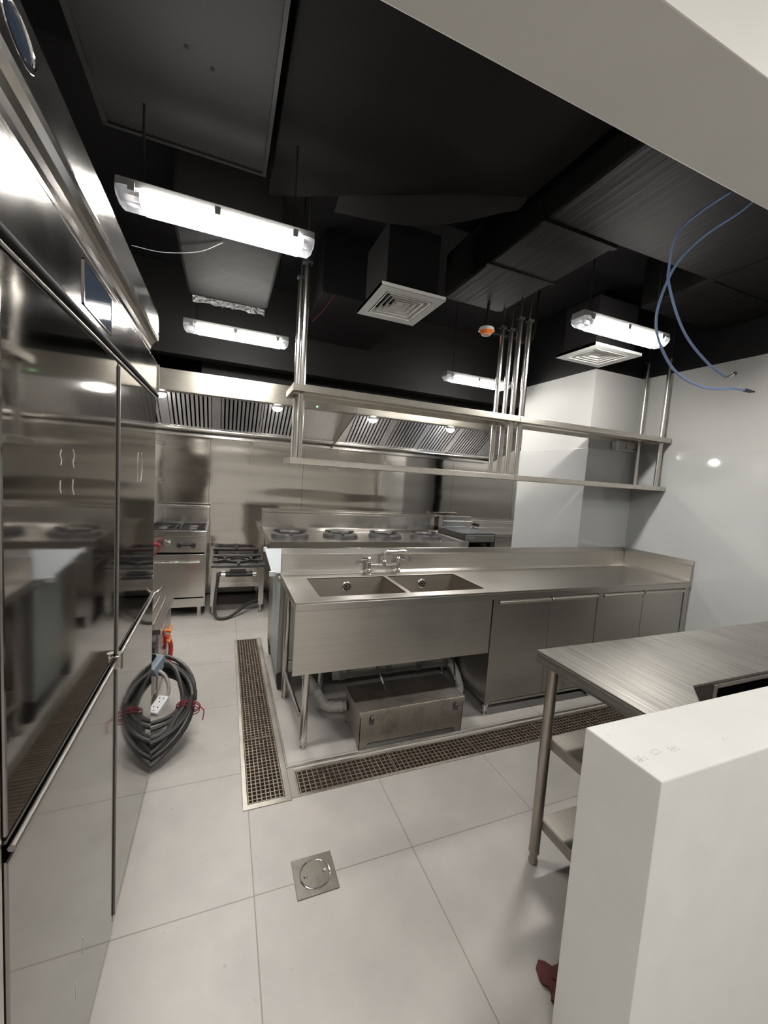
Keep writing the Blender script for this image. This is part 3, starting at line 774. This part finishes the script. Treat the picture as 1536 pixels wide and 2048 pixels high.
# ------------------------------------------------------------------ hanging shelf racks
def rack(label, x0, x1, px):
    t = thing('hanging_shelf', label, 'shelf', ((x0+x1)/2, .46, 1.58), 'hanging two-tier shelf racks')
    for ztop, h in ((2.050, .040), (1.624, .036)):
        b = MB().box(x0, x1, .307, .605, ztop-.006, ztop)
        b.box(x0, x1, .307, .311, ztop-h, ztop-.004); b.box(x0, x1, .601, .605, ztop-h, ztop-.004)
        b.box(x0, x0+.004, .311, .601, ztop-h, ztop-.004); b.box(x1-.004, x1, .311, .601, ztop-h, ztop-.004)
        b.box(x0+.02, x1-.02, .43, .48, ztop-.03, ztop-.006)
        obj('shelf', b, M['shelf'], t, .001)
    for x in px:
        for y in (.36, .56):
            p = obj('post', MB().cyl((x, y, 1.60), (x, y, 2.735), .019), M['tube'], t)
            obj('hanger_rod', MB().cyl((x, y, 2.73), (x, y, 2.888 if 1.08 < x < 1.61 else ZC), .006, n=8).box(x-.026, x+.026, y-.02, y+.02, 2.735, 2.75), M['black_beam'], p)
    return t
rack('hanging two-tier steel shelf above the sink basins, the longer left unit', -.02, 1.607, (.038, 1.568))
rack('hanging two-tier steel shelf above the counter doors, right unit against the wall', 1.611, 3.255, (1.65, 3.205))

# ------------------------------------------------------------------ lights
def fixture():
    t = thing('ceiling_light', '', 'light', (0, 0, 2.55), 'weatherproof fluorescent ceiling lights')
    L = .388; z = 2.55
    obj('housing', MB().prism([(-.055,z+.045),(.055,z+.045),(.048,z+.085),(-.048,z+.085)], 'x', -L, L), M['fixture'], t, .004)
    prof = [(-.064,z+.048),(-.058,z+.018),(-.036,z),(.036,z),(.058,z+.018),(.064,z+.048)]
    obj('diffuser', MB().prism(prof, 'x', -L+.095, L-.06), M['lamp'], t, .003)
    q = [(a*.98, c+.001) for a, c in prof]
    tp = [(a*.8, c*.9+.1*(z+.048)) for a, c in prof]
    for s, e0, e1 in ((-1, L-.095, L), (1, L-.06, L)):
        b = MB(); n = len(q)
        v = [(s*e0, a, c) for a, c in q]+[(s*(e1-.02), a, c) for a, c in q]+[(s*e1, a*.85, z+.048-(z+.048-c)*.6) for a, c in q]
        f = []
        for r in range(2):
            f += [(r*n+i, r*n+(i+1) % n, (r+1)*n+(i+1) % n, (r+1)*n+i) for i in range(n)]
        f += [tuple(range(2*n, 3*n))]
        b.add(v, f)
        cap = obj('end_cap', b, M['clear'], t, .002)
        obj('lamp_holder', MB().box(s*e0, s*(e0+.012), -.045, .045, z+.012, z+.045).cyl((s*(e0+.012),-.02,z+.028),(s*(e1-.03),-.02,z+.028),.011).cyl((s*(e0+.012),.02,z+.028),(s*(e1-.03),.02,z+.028),.011), M['whiteplastic'], cap)
    for x in (-.33, -.02, .30):
        obj('clip', MB().box(x-.012, x+.012, -.07, -.06, z+.03, z+.062), M['fixture'], t, .001)
        obj('clip', MB().box(x-.012, x+.012, .06, .07, z+.03, z+.062), M['fixture'], t, .001)
    for x in (-.3, .3):
        obj('hanger', MB().cyl((x,0,z+.085),(x,0,ZC),.005,n=8), M['black_beam'], t)
    return t
lt = fixture()
spots = [(-.41, -.10, 'long lit fluorescent ceiling light nearest the refrigerator top'),
         (-.306, 1.43, 'lit fluorescent ceiling light above the left exhaust hood'),
         (2.0, -.122, 'lit fluorescent ceiling light behind the blue cables, beside the right air diffuser'),
         (2.02, 1.53, 'lit fluorescent ceiling light behind the mid shelf posts')]
for i, (x, y, lab) in enumerate(spots):
    if i == 0: lt.location = (x, y, 2.55); lt['label'] = lab
    else:
        r = dup(lt, (x, y, 2.55), lab)
        if i == 3:
            for ch in r.children:
                if ch.name.startswith('diffuser'): ch.data = ch.data.copy(); ch.data.materials[0] = M['lamp_weak']

def vent(x0, x1, y0, y1, label):
    z = 2.62; cx, cy = (x0+x1)/2, (y0+y1)/2
    t = thing('air_diffuser', label, 'vent', (cx, cy, z), 'square ceiling air diffusers')
    hx, hy = (x1-x0)/2, (y1-y0)/2
    def ring(ax, ay, bx, by, za, zb, th):
        v = []
        for (hx_, hy_, zz) in ((ax,ay,za),(bx,by,zb),(bx,by,zb+th),(ax,ay,za+th)):
            v += [(cx-hx_,cy-hy_,zz),(cx+hx_,cy-hy_,zz),(cx+hx_,cy+hy_,zz),(cx-hx_,cy+hy_,zz)]
        f = []
        for k in range(4):
            a = k*4; c = ((k+1) % 4)*4
            f += [(a+i, a+(i+1) % 4, c+(i+1) % 4, c+i) for i in range(4)]
        return v, f
    b = MB(); b.add(*ring(hx, hy, hx*.74, hy*.74, z, z, .006)); b.add(*ring(hx, hy, hx, hy-.0001, z, z+.02, .002))
    obj('frame', b, M['diffuser'], t)
    for k in range(4):
        s = .70-.155*k
        b = MB(); b.add(*ring(hx*s, hy*s, hx*(s-.075), hy*(s-.075), z-.002+.004*k, z+.030+.004*k, .0025))
        b.add(*ring(hx*s, hy*s, hx*(s-.022), hy*(s-.022), z-.003+.004*k, z-.002+.004*k, .002))
        if k == 3: b.box(cx-hx*.12, cx+hx*.12, cy-hy*.12, cy+hy*.12, z+.02, z+.03)
        obj('louver', b, M['diffuser'], t)
    obj('duct_collar', MB().plate([x0+.04,x0+.05,x1-.05,x1-.04],[y0+.04,y0+.05,y1-.05,y1-.04],{(1,1)},z+.035,3.0).box(x0+.05,x1-.05,y0+.05,y1-.05,z+.10,z+.11), M['black'], t)
    return t
vent(.418, .830, .135, .595, 'square white ceiling air diffuser, the one left of the smoke detector')
vent(2.137, 2.628, .20, .592, 'square white ceiling air diffuser right of the posts, over the column corner')

sd = thing('smoke_detector', 'orange and white smoke detector hanging beside the mid shelf posts', 'smoke detector', (1.42, .555, 2.66))
obj('base', MB().lathe([(0,.05),(.05,.05),(.055,.045),(.055,.028),(0,.028)], (1.42,.555,2.66)), M['whiteplastic'], sd)
obj('dust_cover', MB().lathe([(0,0),(.028,0),(.034,.003),(.052,.024),(.052,.03),(0,.03)], (1.42,.555,2.658)), M['orange'], sd)
obj('rim', MB().torus((1.42,.555,2.688), .056, .004).torus((1.42,.555,2.6595), .03, .0035), M['whiteplastic'], sd)
obj('conduit', MB().cyl((1.42,.555,2.71),(1.42,.555,2.888),.012), M['black_beam'], sd)

# ------------------------------------------------------------------ black ducts and beams overhead
struct('trim_6', MB().box(XL, 5.1, 2.10, 2.24, 2.53, ZC), M['black_beam'], .004)
o = obj('duct', MB().box(-.62, 3.1, 2.45, 2.95, 2.445, 2.58), M['black_beam'], None, .004); tag(o, 'low black plenum box on top of the exhaust hoods', 'duct')
# board-faced duct over the refrigerator
da = thing('duct', 'wide flat black duct with three small holes above the refrigerator', 'duct', (-.55, -.6, 2.95))
obj('casing', MB().box(-.885, -.237, -1.36, .06, 2.95, 3.28), M['board'], da, .004)
obj('flange', MB().box(-.89, -.87, -1.36, .07, 2.942, 2.96).box(-.245, -.230, -1.36, .07, 2.938, 2.965).box(-.89,-.23,.06,.075,2.94,3.28), M['black_beam'], da)
b = MB()
for x, y in ((-.535,-.42),(-.497,-.385),(-.455,-.375)): b.cyl((x,y,2.9485),(x,y,2.96),.008,n=12)
obj('hole', b, M['gap'], da)
obj('seam_tape', MB().box(-.52,-.475,-1.36,.05,2.9484,2.951), M['board'], da)
o = obj('duct', MB().prism([(-.2,-1.36),(1.05,-1.36),(1.03,-.31),(.72,-.18),(.45,-.04),(-.05,.24),(-.2,.3)], 'z', 3.0, 3.28), plain('black_board_brown', (.005,.0044,.0041), .8, spec=.12, bump=.1, var=.1), None, .01)
tag(o, 'broad flat black duct panel in the middle of the ceiling', 'duct')
# sagging strip of insulation at the end of the middle duct
b = MB(); n = 14; v = []
for i in range(n+1):
    t = i/n; x = .15+.87*t; y = .14-.47*t; sag = .075*math.sin(PI*min(1, t*1.02))**1.2
    v += [(x, y+.012, 3.02), (x, y+.05, 2.995-sag*.6), (x, y+.10, 2.985-sag), (x, y+.10, 2.995-sag), (x, y+.05, 3.01-sag*.6), (x, y+.02, 3.03)]
f = []
for i in range(n): f += [(i*6+k, (i+1)*6+k, (i+1)*6+(k+1) % 6, i*6+(k+1) % 6) for k in range(6)]
f += [tuple(range(6)), tuple(range(n*6+5, n*6-1, -1))]
b.add(v, f, True)
o = obj('insulation_strip', b, plain('grey_black_insulation', (.012,.0115,.011), .7, spec=.2, bump=.4, bscale=9)); tag(o, 'sagging torn strip of black insulation at the middle duct end', 'insulation')
# crinkled insulated duct, right: main run, branch and return in one wrap
def crinkle(b_poly, z, h):
    return MB().prism(b_poly, 'z', z, z+h)
def wrap_mat():
    m, nt, p = nodes_of('crinkled_black_wrap'); L = nt.links.new
    p.inputs['Base Color'].default_value = (.0048, .0046, .0043, 1); p.inputs['Roughness'].default_value = .65; p.inputs['Specular IOR Level'].default_value = .12
    tc = nt.nodes.new('ShaderNodeTexCoord'); mp = nt.nodes.new('ShaderNodeMapping'); mp.inputs['Scale'].default_value = (16, 1.2, 3)
    L(tc.outputs['Object'], mp.inputs['Vector'])
    n = nt.nodes.new('ShaderNodeTexNoise'); n.inputs['Scale'].default_value = 1.6; n.inputs['Detail'].default_value = 4; L(mp.outputs['Vector'], n.inputs['Vector'])
    b = nt.nodes.new('ShaderNodeBump'); b.inputs['Strength'].default_value = .5; b.inputs['Distance'].default_value = .015
    L(n.outputs['Fac'], b.inputs['Height']); L(b.outputs['Normal'], p.inputs['Normal'])
    return m
WR = wrap_mat()
dm = thing('duct', 'large crinkled black insulated duct with a side branch above the counter', 'duct', (2.0, -.6, 2.9))
obj('main_run', MB().prism([(1.1,-1.36),(XW-.005,-1.36),(XW-.005,.10),(2.42,.10),(2.40,-.37),(1.63,-.36),(1.10,-.30)], 'z', 2.9, 3.25), WR, dm, .012)
obj('branch', MB().box(1.09, 1.60, -.34, .66, 2.89, 3.2), WR, dm, .015)
for q in ((1.085, 1.605, -.36, -.33, 2.885, 2.91),(1.08,1.61,.1,.125,2.884,2.91),(2.395,2.42,-1.36,-.37,2.893,2.91),(2.42,XW-.006,-.38,-.355,2.893,2.91)):
    obj('tape_band', MB().box(*q), M['duct'], dm)
dl = thing('duct', 'short crumpled black insulated duct with torn silver end left of the shelf posts', 'duct', (-.38, .85, 2.78))
obj('casing', MB().box(-.66, -.10, .34, 1.31, 2.78, 3.2), M['duct'], dl, .02)
b = MB(); n = 22; v = []
for i in range(n+1):
    t = i/n; x = -.63+.51*t
    v += [(x, 1.315, 2.80+.008*math.sin(i*2.1)), (x, 1.322, 2.735+.018*random.random()), (x, 1.328, 2.735+.018*random.random()), (x, 1.321, 2.80)]
f = []
for i in range(n): f += [(i*4+k, (i+1)*4+k, (i+1)*4+(k+1) % 4, i*4+(k+1) % 4) for k in range(4)]
b.add(v, f); obj('torn_lining', b, M['foil'], dl, label='torn silver lining')
o = obj('duct', MB().box(.25, 1.0, .95, 2.05, 2.86, ZC), M['black'], None, .01); tag(o, 'plain black duct box behind the left air diffuser', 'duct')
o = obj('conduit', MB().tube([(1.75,.95,2.86),(1.98,.93,2.85),(2.08,.9,2.82),(2.12,.86,2.9),(2.13,.85,3.29)], .012), M['duct']); tag(o, 'thin black bent conduit pipe behind the mid shelf posts', 'pipe')
o = obj('wire', MB().tube([(-.92,.80,2.80),(-.75,.72,2.768),(-.55,.6,2.765),(-.42,.45,2.775)], .0018, 6), M['whiteplastic']); tag(o, 'thin white wire hanging below the crumpled duct', 'wire')
o = obj('wire', MB().tube([(.19,.95,2.64),(.27,.95,2.74),(.33,.95,2.84),(.36,.97,2.87)], .002, 6), M['redwire']); tag(o, 'thin dark red wire hanging behind the left shelf posts', 'wire')

# ------------------------------------------------------------------ blue cables
C1 = [(1.665,-.9,2.898),(1.52,-.9,2.79),(1.391,-.9,2.677),(1.343,-.9,2.594),(1.338,-.9,2.501),(1.345,-.9,2.445),(1.42,-.9,2.33),(1.52,-.9,2.238),(1.679,-.9,2.16),(1.814,-.9,2.122)]
C2 = [(1.80,-.9,2.898),(1.679,-.9,2.796),(1.478,-.9,2.648),(1.337,-.9,2.512),(1.272,-.9,2.392),(1.243,-.9,2.271),(1.278,-.9,2.175),(1.396,-.9,2.076),(1.562,-.9,2.039),(1.697,-.9,2.044),(1.803,-.9,2.061),(1.90,-.9,2.067)]
for pts, lab, plug in ((C1, 'blue network cable hanging from the ceiling, bare silver tip end', 0), (C2, 'blue network cable hanging from the ceiling, longer, looping left to black plug', 1)):
    t = thing('network_cable', lab, 'cable', pts[-1], 'blue cables hanging on the right')
    y = -.9 if plug else -.86
    P = [(p[0], y, p[2]) for p in pts]
    obj('cable', MB().tube(P, .0052, 10), M['blue'], t)
    e = P[-1]
    if plug: obj('plug', MB().obox((e[0]+.02,y,e[2]+.0),(.05,.012,.014),(0,0,0)).obox((e[0]+.055,y,e[2]+.002),(.04,.008,.008),(0,-.05,0)), M['rubber'], t, .002)
    else:
        obj('plug', MB().tube([e,(e[0]+.02,y,e[2]+.004),(e[0]+.055,y,e[2]+.022)], .006, 8), M['rail'], t)
        obj('plug_tip', MB().sphere((e[0]+.064,y,e[2]+.027),.011,(1.3,.8,.8)), M['rubber'], t)

# ------------------------------------------------------------------ power outlet on the column
po = thing('wall_outlet', 'grey surface outlet box on the column under the upper shelf', 'outlet', (3.06, .61, 1.935))
obj('box', MB().box(2.94, 3.195, .585, .632, 1.935, 2.022), M['whiteplastic'], po, .004)
obj('cover_plate', MB().box(2.985, 3.19, .579, .585, 1.94, 2.017), plain('grey_cover', (.52,.50,.47), .4), po, .002)
b = MB()
for zz in (1.99, 1.965): b.box(3.05,3.055,.577,.58,zz-.006,zz+.006).box(3.068,3.073,.577,.58,zz-.006,zz+.006)
b.cyl((3.165,.577,1.955),(3.165,.58,1.955),.008)
obj('socket', b, M['gap'], po)

# ------------------------------------------------------------------ work table
wt = thing('work_table', 'stainless work table with undershelves behind the low white wall', 'work table', (2.0, -1.1, 0))
TX, TY0, TY1, TZ = .81, -1.36, -.887, .90
b = MB().prism([(TX,TY0),(1.03,TY0),(1.153,-1.262),(3.262,-1.262),(3.262,TY1),(TX,TY1)], 'z', TZ-.01, TZ)
b.box(TX, TX+.004, TY0, TY1, TZ-.048, TZ-.008); b.box(TX, 3.262, TY1-.004, TY1, TZ-.048, TZ-.008)
b.box(TX, 1.03, TY0, TY0+.004, TZ-.048, TZ-.008)
obj('tabletop', b, M['steel_top'], wt, .002)
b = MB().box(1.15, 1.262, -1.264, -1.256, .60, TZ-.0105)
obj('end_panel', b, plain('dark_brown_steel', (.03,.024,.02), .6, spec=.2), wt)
b = MB().box(1.285, 3.24, -1.268, -1.258, TZ-.026, TZ-.0105).box(1.262, 1.285, -1.268, -1.25, .55, TZ-.0105).box(3.24,3.26,-1.268,-1.25,.55,TZ-.01)
obj('front_frame', b, M['tube_dull'], wt, .002)
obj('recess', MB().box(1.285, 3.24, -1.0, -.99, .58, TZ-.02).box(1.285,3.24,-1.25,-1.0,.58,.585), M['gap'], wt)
for x, y in ((.864,-.928),(2.0,-.928),(3.2,-.928),(.864,-1.325),(3.2,-1.22)):
    leg(x, y, TZ-.02, r=.021, mat='tube_dull', par=wt)
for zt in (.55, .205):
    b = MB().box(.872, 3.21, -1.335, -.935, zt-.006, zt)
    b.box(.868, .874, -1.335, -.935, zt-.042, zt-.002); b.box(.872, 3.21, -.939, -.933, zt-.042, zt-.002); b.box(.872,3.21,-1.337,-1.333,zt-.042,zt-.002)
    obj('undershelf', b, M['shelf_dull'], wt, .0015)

# red rag on the floor
b = MB(); v = []; n = 8
for j in range(n+1):
    for i in range(n+1):
        x = .60+.14*i/n+.01*math.sin(j*1.7); y = -1.345+.10*j/n+.012*math.sin(i*1.3)+(.02*(1-i/n) if j == n else 0)
        v.append((x, y, .006+.010*abs(math.sin(i*1.1+j*.8))))
f = [(j*(n+1)+i, j*(n+1)+i+1, (j+1)*(n+1)+i+1, (j+1)*(n+1)+i) for j in range(n) for i in range(n)]
b.add(v, f, True)
v2 = [(x, y, z-.006) for x, y, z in v]; b.add(v2, [tuple(reversed(q)) for q in f], True)
o = obj('rag', b, M['rag']); tag(o, 'dark red rag on the floor at the low wall corner', 'rag')

# ------------------------------------------------------------------ low cooker and cable coil beyond the refrigerator
ck = thing('low_cooker', 'low stainless gas cooker with orange valves beyond the refrigerator', 'cooker', (-1.0, 1.0, 0))
obj('body', MB().box(-1.35, -.74, .70, 1.36, .06, .46), M['steel_range'], ck, .004)
obj('top', MB().box(-1.36, -.712, .68, 1.37, .46, .50), M['steel_range'], ck, .004)
for x in (-.765, -.81, -.86): obj('grease_rail', MB().cyl((x,.72,.506),(x,1.33,.506),.014), M['rail'], ck)
obj('side_panel', MB().box(-.74,-.728,.72,1.34,.08,.455), plain('pinkish_steel', (.55,.46,.44), .4, .7), ck, .002)
for y, z in ((.93,.32),(.98,.375)):
    k = obj('valve', MB().cyl((-.728,y,z),(-.70,y,z),.012), M['brass'], ck)
    obj('valve_handle', MB().obox((-.692,y+.02,z+.004),(.014,.09,.02),(.15,0,0)), M['brass'], k, .004)
obj('gas_line', MB().tube([(-.725,.9,.40),(-.712,.86,.38),(-.71,.87,.30),(-.725,.93,.28)], .009), M['redwire'], ck)
obj('gas_hose', MB().tube([(-.72,1.06,.30),(-.70,1.10,.22),(-.705,1.12,.12),(-.72,1.06,.03)], .016), M['red'], ck, label='red gas hose')
for x in (-1.31,-.78):
    for y in (.75,1.31): obj('leg', MB().cyl((x,y,0),(x,y,.06),.02), M['tube'], ck)

ec = thing('extension_cord', 'thick black extension cord coil tied with red string beside the refrigerator', 'extension cord', (-.765, .34, 0))
e1 = Vector((1, 0, 0)); e2 = Vector((0, .59, .36)).normalized(); e3 = e1.cross(e2)
cc = Vector((-.785, .335, .195))
b = MB(); N = 11; pts = []
for k in range(N*20+1):
    a = 2*PI*k/20; turn = k/20
    ra = .292-.018*(turn % 4)+.012*math.sin(turn*2.3+a*1.0); rb = .315-.019*((turn*1.7) % 4)+.014*math.sin(turn*3.1+a)
    hgt = .028*math.sin(turn*1.9)+.012*math.sin(a*2+turn)
    drop = -.05*max(0, -math.sin(a))*(turn % 3)/3
    p = cc + e1*ra*math.cos(a) + e2*(rb*math.sin(a)+drop) + e3*hgt
    p.z = max(p.z, .014); pts.append(p)
b.tube(pts, .0125, 8, 2)
for rb2, h2, r2 in ((.215,.03,.27),(.17,.035,.25),(.25,.045,.28),(.125,.02,.235)):
    b.tube([cc + e1*r2*math.cos(PI+PI*k/14) + e2*rb2*math.sin(PI+PI*k/14) + e3*(h2+.01*math.sin(k)) for k in range(15)], .0125, 8, 2)
obj('cord', b, M['cable'], ec)
b = MB().tube([(-.72,.50,.33),(-.66,.46,.30),(-.632,.40,.25),(-.64,.36,.215)], .010, 8)
obj('cord_end', b, M['pvc'], ec, label='short grey cord end')
bx = obj('breaker_box', MB().obox((-.742,.53,.345),(.13,.105,.07),(.55,0,-.55)), M['greybox'], ec, .006)
obj('switch', MB().obox((-.752,.515,.392),(.06,.05,.02),(.55,0,-.55)), M['gap'], bx, .002)
sb = obj('socket_block', MB().obox((-.672,.325,.195),(.062,.105,.032),(.50,0,-.55)), M['whiteplastic'], ec, .005, 'cream socket block')
b = MB(); R = Euler((.50,0,-.55)).to_matrix()
for i in (-1, 1):
    for q in ((-.012,.008),(.012,.008),(0,-.012)):
        p = Vector((-.672,.325,.195))+R @ Vector((q[0], i*.026+q[1], .0165)); b.obox(p,(.005,.007,.001),(.50,0,-.55))
obj('socket_hole', b, M['gap'], sb)
for a0 in (-.15, 3.3):
    c0 = cc+e1*.265*math.cos(a0)+e2*.285*math.sin(a0)
    rd = (e1*math.cos(a0)+e2*math.sin(a0))
    b = MB()
    for s in (-.012, .004, .014):
        tang = e3.cross(rd)
        b.tube([c0+tang*s+rd*.062*math.cos(2*PI*i/12)+e3*.055*math.sin(2*PI*i/12) for i in range(12)], .0028, 6, 2, True)
    b.tube([c0+rd*.06+e3*.02, c0+rd*.085+e3*.03-e2*.03, c0+rd*.08-e2*.07], .003, 6)
    obj('string_tie', b, M['redtie'], ec)

# ------------------------------------------------------------------ light of the front room, plus added fill at the rear
def area(name, loc, sx, sy, power, col=(1, .98, .95)):
    l = bpy.data.lights.new(name, 'AREA'); l.shape = 'RECTANGLE'; l.size = sx; l.size_y = sy; l.energy = power; l.color = col
    o = bpy.data.objects.new(name, l); COL.objects.link(o); o.location = loc
    return o
area('front_room_lamp', (1.6, -2.9, 2.88), 1.2, .3, 62)
area('rear_kitchen_fill', (4.2, 1.85, 2.85), .9, .2, 45)  # added unseen light behind the column, brightens what the back wall reflects
area('front_room_lamp', (-1.4, -3.6, 2.88), 1.2, .3, 62)

w = bpy.data.worlds.new('world'); SC.world = w; w.use_nodes = True
w.node_tree.nodes['Background'].inputs['Color'].default_value = (.5, .5, .5, 1)
w.node_tree.nodes['Background'].inputs['Strength'].default_value = .05

# ------------------------------------------------------------------ camera
cam = bpy.data.cameras.new('camera'); co = bpy.data.objects.new('camera', cam); COL.objects.link(co)
cam.sensor_fit = 'VERTICAL'; cam.sensor_height = 36; cam.sensor_width = 27; cam.lens = 801.52/2048*36
cam.clip_start = .02; cam.clip_end = 60
co.location = (-.36931, -2.08642, 1.54334)
co.rotation_mode = 'XYZ'
co.rotation_euler = (math.radians(85.05773), math.radians(-3.83689), math.radians(-21.54819))
SC.camera = co
SC.view_settings.view_transform = 'Standard'; SC.view_settings.look = 'None'
SC.view_settings.gamma = 1; SC.view_settings.exposure = 0; SC.view_settings.use_curve_mapping = False
SC.render.film_transparent = False
cy = SC.cycles
cy.max_bounces = 10; cy.diffuse_bounces = 5; cy.glossy_bounces = 6; cy.transparent_max_bounces = 12
cy.sample_clamp_indirect = 8; cy.use_denoising = True
cy.caustics_reflective = False; cy.caustics_refractive = False
